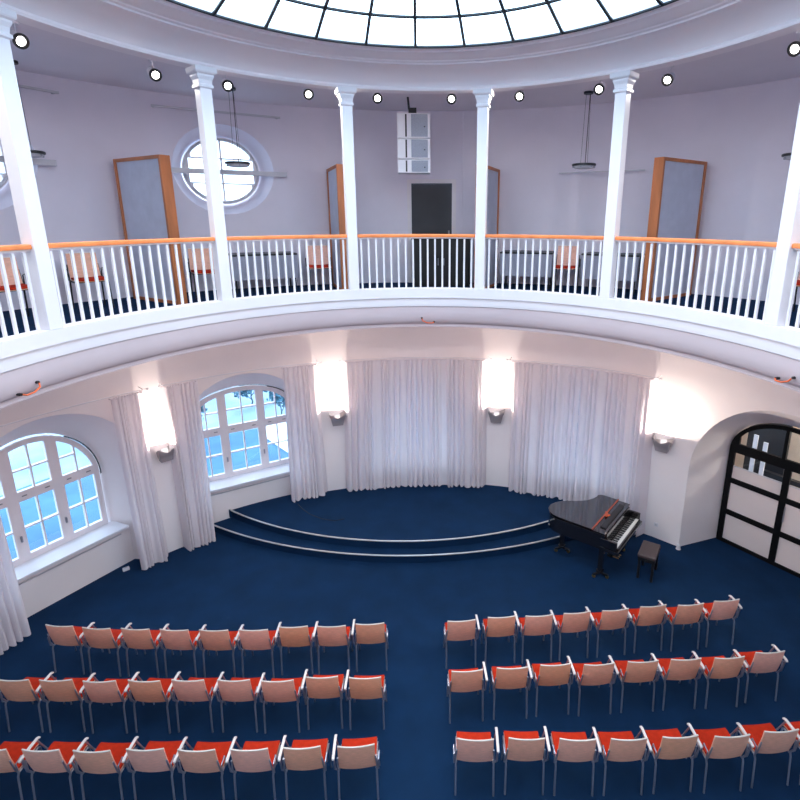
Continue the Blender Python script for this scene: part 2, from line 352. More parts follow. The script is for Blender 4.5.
# ------------------------------------------------------------------ windows
def window(no, th, cu, hw, z0, h, zb, D, mull, zt, label, sill):
    fn = local(th); root = empty('window_%d' % no, fn(cu, 0, D)); root.rotation_euler = (0, 0, 0)
    L = Vector(root.location); f0 = lambda u, z, d: tuple(Vector(fn(u, z, d))-L)
    struct(root, label, 'window')
    out = arch(cu, hw, z0, h, zb, 24)
    top = lambda u: z0+h*sqrt(max(0, 1-((u-cu)/hw)**2)) if abs(u-cu) < hw else zb
    b = .055; hm = .048
    cols = []; xs = [cu-hw+b]+[m for m in mull]+[cu+hw-b]
    for i in range(len(xs)-1): cols.append((xs[i]+(hm if i else 0), xs[i+1]-(hm if i < len(xs)-2 else 0)))
    holes = []; panes = []
    for a, c in cols:
        for (za, zc) in ((zb+.07, zt-.05), (zt+.05, 9)):
            g = .035; mid = (a+c)/2; pts = []
            # casement with its own muntins
            if zc < 9:
                zm = (za+zc)/2
                for ua, ub in ((a+g, mid-.012), (mid+.012, c-g)):
                    for zz, zw in ((za+g, zm-.012), (zm+.012, zc-g)): holes.append([(ua, zz), (ub, zz), (ub, min(zw, top(ub)-b)), (ua, min(zw, top(ua)-b))])
            else:
                tt = lambda u: top(cu+(u-cu)*1.06)-b*1.6
                zmax = max(tt(a+g), tt(c-g)); zm = za+g+(zmax-za-g)*.5
                for ua, ub in ((a+g, mid-.012), (mid+.012, c-g)):
                    lo = za+g
                    if min(tt(ua), tt(ub)) > lo+.45:
                        rows = ((lo, zm-.012), (zm+.012, 9))
                    else: rows = ((lo, 9),)
                    for zz, zw in rows:
                        N = 7; tp = [(ub+(ua-ub)*i/N, min(zw, tt(ub+(ua-ub)*i/N))) for i in range(N+1)]
                        tp = [(u, z) for u, z in tp if z > zz+.015]
                        if len(tp) > 2:
                            us = [u for u, z in tp]; holes.append([(min(us), zz), (max(us), zz)]+tp)
    fr = plate(out, holes, f0, D-.03, D+.035).build('frame', M['frame'], root)
    V, F = cdt(out, []); MB().add([f0(u, z, D+.02) for u, z in V], F).build('glass', M['glass'], root)
    # handles on the casement stiles and small hinges on the transom
    for m in mull: MB().box(f0(m, zb+.42, D-.05), (.025, .03, .10), -R(th)).build('handle', M['chrome'], root)
    for i, (a, c) in enumerate(cols):
        for u in (a+.12, c-.12): MB().box(f0(u, zt, D-.035), (.07, .012, .018), -R(th)).build('latch', M['metal'], root)
    # dark strip along the arch
    A2 = [f0(cu+(hw+.015)*cos(a), z0+(h+.015)*sin(a), D-.05) for a in [R(x) for x in range(-2, 62, 4)]]
    MB().tube(A2, .011, 6).build('arch_strip', M['lead'], root)
    # sill board and panel below
    su_, zs = sill
    MB().prism([(-su_, 7.07), (su_, 7.07), (su_-.06, 7.50), (-su_+.06, 7.50)], zs-.045, zs, lambda u, d, z: f0(u, z, d)).build('sill', M['white'], root, bevel=.004)
    return root
window(1, -60, -.02, .98, 1.85, 1.0, .80, 7.52, [-.37, .30], 1.93, 'arched white window left of the first pair of curtains, above panelled sill', (1.10, .80))
window(2, -32.3, .0, 1.04, 2.37, .52, .93, 7.52, [-.385, .385], 2.0, 'arched white window beside the stage, between two open curtains', (1.10, .925))
window(9, -3, 0, .98, 1.85, 1.0, .93, 7.52, [-.34, .34], 2.0, 'arched white window hidden behind the centre curtains', (1.10, .925))
window(10, 26.5, 0, .98, 1.85, 1.0, .93, 7.52, [-.34, .34], 2.0, 'arched white window hidden behind the curtains by the piano', (1.10, .925))
for k, t in enumerate(REAR): window(11+k, t, 0, .98, 1.85, 1.0, .80, 7.52, [-.34, .34], 1.93, 'arched white hall window added unseen behind the camera for daylight, %s bay' % ['first', 'second', 'third', 'fourth', 'fifth', 'sixth'][k], (1.10, .80))
for no, th, zs in [(1, -60, .755), (2, -32.3, .88), (9, -3, .88), (10, 26.5, .88)]+[(11+k, t, .755) for k, t in enumerate(REAR)]:
    fn = local(th); zb = 0.0
    wp = MB().prism([(-1.16, 7.2), (1.16, 7.2), (1.05, 7.49), (-1.05, 7.49)], zb, zs-.02, lambda u, d, z: fn(u, z, d)).build('wall_panel_%d' % no, M['wall'])
    wp.name = 'wall_sill_%s' % {1: 'left', 2: 'stage'}.get(no, 'rear'); struct(wp, 'white wall panel below the %s window' % {1: 'left', 2: 'stage'}.get(no, 'rear'), 'wall panel')
    MB().prism([(-1.0, 7.185), (1.0, 7.185), (1.0, 7.2), (-1.0, 7.2)], zs-.13, zs-.11, lambda u, d, z: fn(u, z, d)).build('groove', M['bar'], wp)
    x, y, z = fn(0, 1.8, 7.75); portal((x, y, z), (R(90), 0, -R(th)), 2.0, 2.0, 'window_portal')
for k, t in enumerate(OV):
    fn = local(t); root = empty('window_%d' % (3+k), fn(0, 7.15, 7.55)); L = Vector(root.location); f0 = lambda u, z, d: tuple(Vector(fn(u, z, d))-L)
    struct(root, ['round white gallery window behind the second column', 'round white gallery window behind the leftmost column'][k] if k < 2 else 'round white gallery window added unseen on the camera side for daylight', 'window')
    O = oval(0, .69, 7.15, .60); hs = []
    def q(ua, ub, za, zb):
        pts = []
        a, b = .625, .535
        for i in range(13):
            u = ua+(ub-ua)*i/12; zt = b*sqrt(max(0, 1-(u/a)**2)); zz = min(zb, zt)
            if zz > za+.01: pts.append((u, 7.15+zz))
        if len(pts) < 3: return
        us = [p[0] for p in pts]; P = [(max(us), 7.15+za), (min(us), 7.15+za)]+pts
        hs.append(P); hs.append([(p[0], 14.3-p[1]) for p in P[::-1]])
    for ua, ub in ((-.625, -.015), (.015, .625)): q(ua, ub, .03, .21); q(ua, ub, .235, .6)
    plate(O, hs, f0, 7.49, 7.55).build('frame', M['frame'], root)
    MB().tube([f0(.655*cos(a), 7.15+.565*sin(a), 7.485) for a in [2*pi*i/40 for i in range(41)]], .018, 6, False).build('inner_ring', M['bar'], root, smooth=True)
    V, F = cdt(O, []); MB().add([f0(u, z, 7.53) for u, z in V], F).build('glass', M['milk'], root)
    x, y, z = fn(0, 7.15, 7.7); portal((x, y, z), (R(90), 0, -R(t)), 1.5, 1.3, 'oval_portal')
# ------------------------------------------------------------------ lower black framed glass door
fn = local(54); root = empty('door_1', fn(.12, 0, 7.82)); L = Vector(root.location); f0 = lambda u, z, d: tuple(Vector(fn(u, z, d))-L)
struct(root, 'black framed arched double door with frosted glass panels', 'door')
cu, hw, z0, h = .12, .98, 2.0, .73
out = arch(cu, hw, z0, h, 0.0, 28); hs = []; cells = []
for ua, ub in ((-.755, .115), (.225, 1.0)):
    for za, zb in ((.07, .62), (.72, 1.30), (1.40, 1.94)): hs.append([(ua, za), (ub, za), (ub, zb), (ua, zb)]); cells.append((ua, ub, za, zb))
for ua, ub in ((-.70, .04), (.10, .93)):
    tp = []
    for i in range(15):
        u = ub+(ua-ub)*i/14; z = 2.0+.655*sqrt(max(0, 1-((u-cu)/.90)**2))
        if z > 2.14: tp.append((u, z))
    us = [u for u, z in tp]; hs.append([(min(us), 2.12), (max(us), 2.12)]+tp)
plate(out, hs, f0, 7.79, 7.85).build('frame', M['blackpaint'], root)
for ua, ub, za, zb in cells:
    zt = zb if zb < 1.9 else 1.65
    MB().box(f0((ua+ub)/2, (za+zt)/2, 7.825), (ub-ua+.02, .008, zt-za+.02), -R(54)).build('frosted_pane', M['frost'], root)
V, F = cdt(arch(cu, hw-.01, z0, h-.01, 1.64, 28), []); MB().add([f0(u, z, 7.81) for u, z in V], F).build('clear_pane', M['glass'], root)
MB().tube([f0(.25, .95, 7.75), f0(.25, 1.25, 7.75)], .012).build('handle', M['chrome'], root)
# vestibule behind the door
vb = MB(); P = lambda u, z, d: fn(u, z, d)
def vbox(m, u0, u1, z0, z1, d0, d1): m.prism([(u0, d0), (u1, d0), (u1, d1), (u0, d1)], z0, z1, lambda u, d, z: P(u, z, d)); return m
for a in ((-1.66, -1.6, 0, 3, 7.9, 10.6), (2.2, 2.26, 0, 3, 7.9, 10.6), (-1.6, 2.2, 0, 3, 10.6, 10.66), (-1.6, 2.2, 3, 3.06, 7.9, 10.6)): vbox(vb, *a)
fv = MB(); vbox(fv, -1.6, 2.2, -.06, .0, 7.9, 10.6); struct(fv.build('floor_vestibule', M['carpet']), 'corridor floor behind the glass door', 'floor')
struct(vb.build('wall_vestibule', M['warm']), 'warm plaster walls of the corridor behind the glass door', 'wall')
ob = MB(); vbox(ob, -1.3, -.5, 0, 2.7, 9.6, 9.68); vbox(ob, -.9, .0, 1.0, 1.1, 9.3, 9.4)
vbox(ob, .02, .10, 0, 2.8, 9.5, 9.6)
tag(ob.build('corridor_rack', M['plastic']), 'dark rack standing in the corridor behind the glass door', 'rack')
pp = MB(); vbox(pp, -.98, -.90, .9, 1.9, 9.1, 9.14); vbox(pp, -.78, -.70, 1.0, 1.8, 9.1, 9.14)
tag(pp.build('corridor_board', M['white']), 'narrow white boards seen through the clear upper glass of the door', 'board')
l = bpy.data.lights.new('corridor_lamp', 'POINT'); l.energy = 45; l.color = (1, .9, .78); l.shadow_soft_size = .15
o = bpy.data.objects.new('corridor_lamp', l); COL.objects.link(o); o.location = P(.9, 2.7, 9.2)
# ------------------------------------------------------------------ upper doorway
root = empty('door_2', (*pol(.1, RU), ZF)); L = Vector(root.location); fn2 = local(.1); f1 = lambda u, z, d: tuple(Vector(fn2(u, z, d))-L)
struct(root, 'dark grey doorway with white frame on the gallery', 'door')
plate([(-.50, ZF), (-.50, 7.06), (.50, 7.06), (.50, ZF)], [[(-.42, ZF+.001), (-.42, 6.985), (.42, 6.985), (.42, ZF+.001)]], f1, 7.20, 7.30).build('door_frame', M['frame'], root)
MB().box(f1(0, 5.98, 7.36), (.98, .04, 2.03)).build('door_leaf', M['dark'], root)
MB().box(f1(.36, 5.98, 7.32), (.03, .04, .12)).build('door_handle', M['metal'], root)
pl_ = MB(); fn3 = local(6.2); pl_.box(fn3(0, 6.655, 7.235), (.28, .06, 3.38), -R(6.2)); struct(pl_.build('trim_5', M['upwall'], bevel=.01), 'flat pilaster right of the gallery doorway', 'trim')
# ------------------------------------------------------------------ columns
CT = [-73.07, -41.69, -15.60, 10.72, 37.19, 69.93]
cname = ['leftmost', 'second from left', 'third from left, left of the hanging loudspeaker', 'fourth from left, right of the hanging loudspeaker', 'fifth from left', 'rightmost']
def make_column():
    r = empty('gallery_column'); W = .152
    MB().box((0, 0, (5.201+7.88)/2), (W, W, 7.88-5.201)).build('shaft', M['white'], r, bevel=.006)
    c = MB(); prof = [(.076, 7.86), (.095, 7.875), (.095, 7.90), (.082, 7.915), (.088, 7.96), (.105, 8.0), (.105, 8.02), (.128, 8.035), (.135, 8.05), (.135, 8.098)]
    vs = []
    for h_, z in prof: vs += [(-h_, -h_, z), (h_, -h_, z), (h_, h_, z), (-h_, h_, z)]
    fs = [(4*i+q, 4*i+(q+1) % 4, 4*i+4+(q+1) % 4, 4*i+4+q) for i in range(len(prof)-1) for q in range(4)]+[(0, 3, 2, 1), tuple(4*(len(prof)-1)+q for q in range(4))]
    c.add(vs, fs).build('capital', M['white'], r)
    return r
cproto = make_column()
for i, th in enumerate(CT):
    o = cproto if i == 0 else copy_tree(cproto)
    t = tpar(th); x, y = ell(t, .09); nx, ny = sin(t)/A, cos(t)/B
    o.location = (x, y, 0); o.rotation_euler = (0, 0, -atan2(nx, ny))
    tag(o, 'square white gallery column, %s' % cname[i], 'column', 'white columns around the gallery')
# ------------------------------------------------------------------ balustrades
def arc_table(t0, t1, d, n=200):
    P = [ell(t0+(t1-t0)*i/n, d) for i in range(n+1)]; S = [0]
    for a, b in zip(P, P[1:]): S.append(S[-1]+math.dist(a, b))
    return [t0+(t1-t0)*i/n for i in range(n+1)], S
TT = [tpar(-104)]+[tpar(c) for c in CT]+[tpar(101)]
bal = MB().box((0, 0, 0), (.026, .026, .765)).build('baluster', M['white'])
bl = ['at the far left edge, left of the leftmost column', 'between the first and second column from left', 'between the second and third column from left', 'in the middle, below the hanging loudspeaker',
      'between the fourth and fifth column from left', 'between the fifth and the rightmost column', 'at the far right edge, right of the last column']
first = True
for i in range(7):
    ts, S = arc_table(TT[i], TT[i+1], .085); g = .082; Ltot = S[-1]
    def at(s):
        for k in range(len(S)-1):
            if S[k+1] >= s: return ts[k]+(ts[k+1]-ts[k])*(s-S[k])/(S[k+1]-S[k])
        return ts[-1]
    tm = at(Ltot/2); x, y = ell(tm, .085); root = empty('balustrade', (x, y, 5.2)); L = Vector(root.location)
    def swp(prof, name, m):
        ss = [g+(Ltot-2*g)*k/24 for k in range(25)]; vs = []; k = len(prof)
        for s in ss:
            for d, z in prof: X, Y = ell(at(s), .085+d); vs.append((X-L.x, Y-L.y, z-L.z))
        fs = [(a*k+q, a*k+(q+1) % k, (a+1)*k+(q+1) % k, (a+1)*k+q) for a in range(24) for q in range(k)]+[tuple(range(k)), tuple(24*k+q for q in range(k))]
        MB().add(vs, fs).build(name, m, root, smooth=True)
    swp([(-.045, 6.005), (-.050, 6.02), (-.045, 6.045), (-.02, 6.052), (.02, 6.052), (.045, 6.045), (.050, 6.02), (.045, 6.005)], 'handrail', M['rail'])
    swp([(-.02, 5.985), (-.02, 6.005), (.02, 6.005), (.02, 5.985)], 'under_rail', M['white'])
    nb = round((Ltot-2*g)/.116)
    for k in range(nb):
        s = g+(Ltot-2*g)*(k+.5)/nb; t = at(s); X, Y = ell(t, .085)
        if first: b = bal; first = False
        else: b = bal.copy(); COL.objects.link(b)
        b.parent = root; b.location = (X-L.x, Y-L.y, .3925); b.rotation_euler = (0, 0, -atan2(sin(t)/A, cos(t)/B))
    tag(root, 'white railing with orange handrail, %s' % bl[i], 'railing', 'gallery balustrades')
# ------------------------------------------------------------------ chairs
def make_chair(arm_side, frame_mat='chrome'):
    """origin on the floor under the backrest, facing +y; arm_side -1 left, 1 right, 0 none"""
    r = empty('stacking_chair'); fm = M[frame_mat]
    # backrest: gently curved ply
    def panel(wd, z0, z1, y0, y1, th, off=0, nx=10, nz=5, bow=.022):
        vs = []
        for s in (0, 1):
            for j in range(nz+1):
                for i in range(nx+1):
                    a = -1+2*i/nx; b = j/nz; z = z0+(z1-z0)*b; y = y0+(y1-y0)*b+bow*a*a-.012*sin(pi*b)+off+s*th
                    vs.append((a*wd/2*(1-.02*b), y, z))
        n = (nx+1)*(nz+1); fs = []
        for j in range(nz):
            for i in range(nx):
                q = j*(nx+1)+i; fs += [(q, q+1, q+nx+2, q+nx+1), (n+q, n+q+nx+1, n+q+nx+2, n+q+1)]
        for i in range(nx): fs += [(i, n+i, n+i+1, i+1), (nz*(nx+1)+i, nz*(nx+1)+i+1, n+nz*(nx+1)+i+1, n+nz*(nx+1)+i)]
        for j in range(nz): q = j*(nx+1); fs += [(q, q+nx+1, n+q+nx+1, n+q), (q+nx, n+q+nx, n+q+2*nx+1, q+2*nx+1)]
        return MB().add(vs, fs)
    panel(.405, .43, .82, .065, -.01, .014).build('backrest', M['chair'], r, smooth=True)
    rim = [((-1+2*i/10)*.405/2*.98, -.004+.022*(-1+2*i/10)**2, .821) for i in range(11)]
    MB().tube(rim, .008, 6).build('top_edge', M['edge'], r, smooth=True)
    # seat: ply shell with red pad, waterfall front
    def slab(wd, ys, zs, th):
        vs = []; n = len(ys)
        for s in (0, 1):
            for y, z in zip(ys, zs):
                for i in range(7): a = -1+2*i/6; vs.append((a*wd/2, y, z+.012*a*a-.006+s*th))
        k = 7*n; fs = []
        for j in range(n-1):
            for i in range(6): q = j*7+i; fs += [(q, q+7, q+8, q+1), (k+q, k+q+1, k+q+8, k+q+7)]
            q = j*7; fs += [(q, k+q, k+q+7, q+7), (q+6, q+13, k+q+13, k+q+6)]
        for i in range(6): fs += [(i, i+1, k+i+1, k+i), ((n-1)*7+i, k+(n-1)*7+i, k+(n-1)*7+i+1, (n-1)*7+i+1)]
        return MB().add(vs, fs)
    slab(.405, [.085, .13, .2, .28, .35, .40], [.428, .422, .42, .424, .430, .420], .012).build('seat_shell', M['chair'], r, smooth=True)
    slab(.40, [.088, .13, .2, .28, .355, .405], [.440, .436, .434, .438, .442, .430], .028).build('seat_pad', M['red'], r, smooth=True, bevel=.008)
    for sx in (-1, 1):
        MB().tube([(sx*.214, .02, 0), (sx*.21, .055, .38), (sx*.212, .075, .425)], .011, 8).build('leg', fm, r, smooth=True)
        MB().tube([(sx*.212, .42, 0), (sx*.205, .39, .39), (sx*.205, .365, .412)], .011, 8).build('leg', fm, r, smooth=True)
        MB().tube([(sx*.205, .072, .415), (sx*.205, .25, .408), (sx*.205, .367, .412)], .010, 8).build('side_rail', fm, r, smooth=True)
        MB().tube([(sx*.212, .075, .425), (sx*.215, .04, .50), (sx*.203, .022, .66)], .009, 8).build('back_support', fm, r, smooth=True)
        if sx == arm_side:
            MB().tube([(sx*.212, .075, .425), (sx*.246, .06, .46), (sx*.250, .03, .66)], .010, 8).build('arm_post', fm, r, smooth=True)
            MB().tube([(sx*.205, .34, .412), (sx*.240, .33, .45), (sx*.250, .25, .66)], .010, 8).build('arm_post', fm, r, smooth=True)
            a = [(sx*.250, .0, .660), (sx*.250, .03, .670), (sx*.250, .15, .675), (sx*.250, .26, .672), (sx*.250, .295, .655)]
            m = MB()
            for p, q2 in zip(a, a[1:]):
                pass
            vs = []
            for p in a: vs += [(p[0]-.015, p[1], p[2]-.012), (p[0]+.015, p[1], p[2]-.012), (p[0]+.015, p[1], p[2]+.012), (p[0]-.015, p[1], p[2]+.012)]
            fs = [(4*j+q, 4*j+(q+1) % 4, 4*j+4+(q+1) % 4, 4*j+4+q) for j in range(4) for q in range(4)]+[(0, 1, 2, 3), (19, 18, 17, 16)]
            m.add(vs, fs).build('armrest', M['arm'], r, bevel=.006)
        else:
            MB().tube([(sx*.212, .075, .425), (sx*.230, .05, .44), (sx*.234, .04, .58), (sx*.234, .12, .60), (sx*.232, .15, .44), (sx*.212, .16, .422)], .008, 8).build('row_connector', fm, r, smooth=True)
    MB().tube([(-.205, .16, .408), (.205, .16, .408)], .009, 8).build('crossbar', fm, r)
    MB().tube([(-.205, .31, .408), (.205, .31, .408)], .009, 8).build('crossbar', fm, r)
    return r
ROWS = {
 'front row left of the aisle': ([-5.295, -4.75, -4.205, -3.66, -3.11, -2.565, -2.03, -1.505, -.972], [6.166, 6.12, 6.10, 6.08, 6.075, 6.09, 6.13, 6.155, 6.183], -1),
 'middle row left of the aisle': ([-5.245, -4.714, -4.169, -3.625, -3.091, -2.528, -1.99, -1.455, -.92], [5.266, 5.272, 5.25, 5.26, 5.252, 5.258, 5.255, 5.316, 5.303], -1),
 'back row left of the aisle': ([-4.825, -4.256, -3.706, -3.146, -2.594, -2.034, -1.476, -.898], [4.382, 4.376, 4.373, 4.382, 4.376, 4.377, 4.412, 4.434], -1),
 'front row right of the aisle': ([.312, .885, 1.425, 1.98, 2.549, 3.129, 3.693, 4.265], [6.247, 6.326, 6.347, 6.408, 6.47, 6.543, 6.576, 6.651], 1),
 'middle row right of the aisle': ([.348, .919, 1.478, 2.033, 2.606, 3.173, 3.748, 4.323], [5.396, 5.44, 5.483, 5.507, 5.54, 5.581, 5.615, 5.688], 1),
 'back row right of the aisle': ([.391, .952, 1.507, 2.066, 2.637, 3.21, 3.786, 4.36], [4.505, 4.499, 4.5, 4.494, 4.522, 4.54, 4.588, 4.65], 1)}
ORD = ['', 'second ', 'third ', 'fourth ', 'fifth ', 'sixth ', 'seventh ', 'eighth ', 'ninth ']
protos = {s: make_chair(s) for s in (-1, 1, 0)}; used = set()
# smooth row tangents
for rowname, (xs, ys, side) in ROWS.items():
    n = len(xs)
    for i in range(n):
        a, b = max(0, i-2), min(n-1, i+2); sl = (ys[b]-ys[a])/(xs[b]-xs[a])
        k = i if side == 1 else n-1-i              # index counted from the aisle
        s = side
        if side == -1 and i == 0: s = 0
        if s in used: o = copy_tree(protos[s])
        else: o = protos[s]; used.add(s)
        rz = math.atan(sl)+R(random.uniform(-1.5, 1.5))
        o.location = (xs[i], ys[i]+random.uniform(-.012, .012)-.022, 0); o.rotation_euler = (0, 0, rz)
        where = ('aisle-end chair' if k == 0 else ('%sfrom the aisle' % ORD[k]))
        tag(o, 'beech chair with red seat, %s, %s' % (where, rowname), 'chair', 'red-seated chairs in the %s' % rowname)
upc = make_chair(0, 'bwood'); upl = [(-62.5, 6.45, 'at the far left behind the leftmost column'), (-52.8, 6.65, 'left of the leftmost wooden screen'), (-37.4, 6.6, 'beside the large wooden screen, left of second column'),
      (-19.3, 6.65, 'left of the third column, beside the table'), (23.4, 6.65, 'between two tables right of the doorway'), (58.5, 6.5, 'at the far right behind the rightmost column')]
for i, (th, r_, lb) in enumerate(upl):
    o = upc if i == 0 else copy_tree(upc)
    x, y = pol(th, r_); o.location = (x, y, ZF); o.rotation_euler = (0, 0, R(180)-R(th)+R(random.uniform(-8, 8)))
    tag(o, 'red-seated gallery chair %s' % lb, 'chair', 'chairs on the gallery')
# ------------------------------------------------------------------ curtains
CH_ = [(-75.5, -67.0, -74.5, -66.6, 0.02, 'far left curtain panel hanging beside the first window'),
       (-52.0, -47.6, -51.6, -47.0, .02, 'open curtain panel right of the first window, left of the sconce'),
       (-44.7, -39.8, -44.6, -40.0, .02, 'open curtain panel left of the stage window'),
       (-26.3, -20.4, -26.6, -19.7, .375, 'open curtain panel right of the stage window'),
       (-15.6, -2.93, -16.4, -2.93, .375, 'left half of the closed curtain pair in the stage centre'),
       (-2.91, 9.8, -2.91, 10.2, .375, 'right half of the closed curtain pair in the stage centre'),
       (14.5, 26.5, 14.4, 26.5, .375, 'left half of the closed curtain pair behind the piano'),
       (26.52, 38.4, 26.52, 38.9, .02, 'right half of the closed curtain pair behind the piano')]
RET = {0: (1, 0), 1: (0, 1), 2: (1, 0), 3: (0, 1), 4: (1, 0), 5: (0, 1), 6: (1, 0), 7: (0, 1)}
def curtain(a0, a1, b0, b1, zb, lb, seed):
    rl, rr = RET[seed-3]
    rnd = random.Random(seed); z1 = 3.365; wid = R(a1-a0)*6.75; nf = max(5, round(wid/(.115 if wid > 1 else .085))); nx = nf*10; nz = 22
    ph = [rnd.uniform(.45, 1.35) for _ in range(nf+1)]; dr = [rnd.uniform(-.4, .4) for _ in range(nf+1)]; lows = [rnd.uniform(-.012, .02) for _ in range(nf+1)]
    dr[0] = dr[-1] = 0
    vs = []
    for j in range(nz+1):
        f = j/nz
        for i in range(nx+1):
            s = i/nx; q = s*nf + .35*sin(2*pi*s*nf/4.3+seed)*sin(pi*s)+.25*sin(2*pi*s*nf/2.6+2*seed)*sin(pi*s); q = min(max(q, 0), nf-1e-9); k = min(int(q), nf-1); w_ = q-k; w_ = w_*w_*(3-2*w_)
            amp = (ph[k]*(1-w_)+ph[min(k+1, nf)]*w_); drift = dr[k]*(1-w_)+dr[k+1]*w_; lo = lows[k]*(1-w_)+lows[k+1]*w_
            ed = .02+.040*min(1, f*3)*amp
            th = (a0+(a1-a0)*s)*(1-f)+(b0+(b1-b0)*s)*f + drift*f*.5*sin(pi*s)
            wav = sin(2*pi*q+drift*f*2.2)
            r = 6.77+ed*wav+.012*f*sin(9*s+seed)*sin(pi*s)
            z = z1+(zb+lo-z1)*f
            dm = s*wid if rl else 9
            if rr: dm = min(dm, (1-s)*wid)
            if dm < .06: g = 1-dm/.06; r = r*(1-g)+6.972*g
            if j == 0: z += .008*sin(4*pi*q)
            x, y = pol(th+.12*cos(2*pi*q), r); vs.append((x, y, z))
    fs = [(j*(nx+1)+i, j*(nx+1)+i+1, (j+1)*(nx+1)+i+1, (j+1)*(nx+1)+i) for j in range(nz) for i in range(nx)]
    mid = Vector((*pol((a0+a1)/2, 6.77), zb)); root = empty('curtain', mid)
    vs = [tuple(Vector(v)-mid) for v in vs]
    MB().add(vs, fs).build('cloth', M['curtain'], root, smooth=True)
    hd = [(Vector((*pol(a0+(a1-a0)*i/40, 6.77+.012*sin(i*1.9)), 3.375))-mid) for i in range(41)]
    MB().tube(hd, .017, 6).build('gathered_heading', M['curtain'], root, smooth=True)
    return tag(root, 'white floor-length curtain, %s' % lb, 'curtain', 'white curtains in the hall')
for k, c in enumerate(CH_): curtain(*c, k+3)
for k, (a0, a1, lb) in enumerate([(-76.5, -46.8, 'over the first window'), (-45.2, -19.6, 'over the stage window'), (-16.4, 10.8, 'over the centre curtains'), (13.6, 39.4, 'over the curtains behind the piano')]):
    root = empty('curtain_rod', (*pol((a0+a1)/2, 6.77), 3.40)); L = Vector(root.location)
    MB().tube([Vector((*pol(a0+(a1-a0)*i/40, 6.77), 3.41))-L for i in range(41)], .009, 8).build('rod', M['white'], root, smooth=True)
    for a in (a0, a1):
        x, y = pol(a, 6.77); MB().lathe([(.001, -.022), (.018, -.014), (.022, 0), (.018, .014), (.001, .022)], Vector((x, y, 3.41))-L, 12).build('finial', M['white'], root, smooth=True)
        b0, b1 = pol(a+(.6 if a == a0 else -.6), 6.77), pol(a+(.6 if a == a0 else -.6), 6.998)
        MB().tube([Vector((*b0, 3.41))-L, Vector((*b1, 3.41))-L], .008, 8).build('bracket', M['white'], root)
    tag(root, 'thin white curved curtain rod %s' % lb, 'curtain rod', 'curtain rods')
# ------------------------------------------------------------------ wall sconces
SC = [(-45.27, 'between the first and stage windows'), (-17.2, 'left of the centre curtains'), (11.9, 'right of the centre curtains'), (40.4, 'right of the curtains behind the piano')]
for k, (th, lb) in enumerate(SC):
    x, y = pol(th, 6.985); root = empty('wall_sconce', (x, y, 2.08)); root.rotation_euler = (0, 0, R(180)-R(th))
    # bowl: four sided flared trough with raised corner tips, open at the top
    w0, w1 = .11, .16; d0, d1 = .12, .205; vs = []
    for (w_, d_, z) in ((w0, d0, -.15), (w0+.02, d0+.015, -.06), (w1-.015, d1-.02, .04)):
        vs += [(-w_, 0.0, z), (w_, 0.0, z), (w_, d_, z), (-w_, d_, z)]
    tip = [(-w1-.03, 0, .155), (0, 0, .06), (w1+.03, 0, .155), (w1+.015, d1*.6, .07), (w1+.01, d1+.01, .145), (0, d1-.01, .045), (-w1-.01, d1+.01, .145), (-w1-.015, d1*.6, .07)]
    vs += tip
    fs = [(0, 3, 2, 1)]+[(4*i+q, 4*i+(q+1) % 4, 4*i+4+(q+1) % 4, 4*i+4+q) for i in (0, 1) for q in range(4)]
    fs += [(8, 9, 14, 13), (8, 13, 12), (9, 14, 13) and (9, 15, 14), (9, 10, 15), (10, 16, 15), (10, 17, 16), (10, 11, 17), (11, 18, 17), (11, 19, 18), (11, 8, 19), (8, 12, 19)]
    fs[fs.index((8, 9, 14, 13))] = (8, 9, 13); 
    MB().add(vs, fs).build('bowl', M['sconce'], root)
    MB().box((0, .006, -.02), (.12, .012, .20)).build('back_plate', M['white'], root, bevel=.003)
    MB().tube([(-.06, .10, -.02), (.06, .10, -.02)], .012, 10).build('lamp_tube', M['lamp'], root, smooth=True)
    l = bpy.data.lights.new('sconce_lamp', 'AREA'); l.shape = 'RECTANGLE'; l.size = .16; l.size_y = .07; l.energy = 32; l.color = (1, .86, .74)
    lo = bpy.data.objects.new('sconce_lamp', l); COL.objects.link(lo); lo.parent = root; lo.location = (0, .115, .17); lo.rotation_euler = (R(180), 0, 0)
    tag(root, 'flared grey metal uplight wall sconce %s' % lb, 'wall lamp', 'uplight sconces')
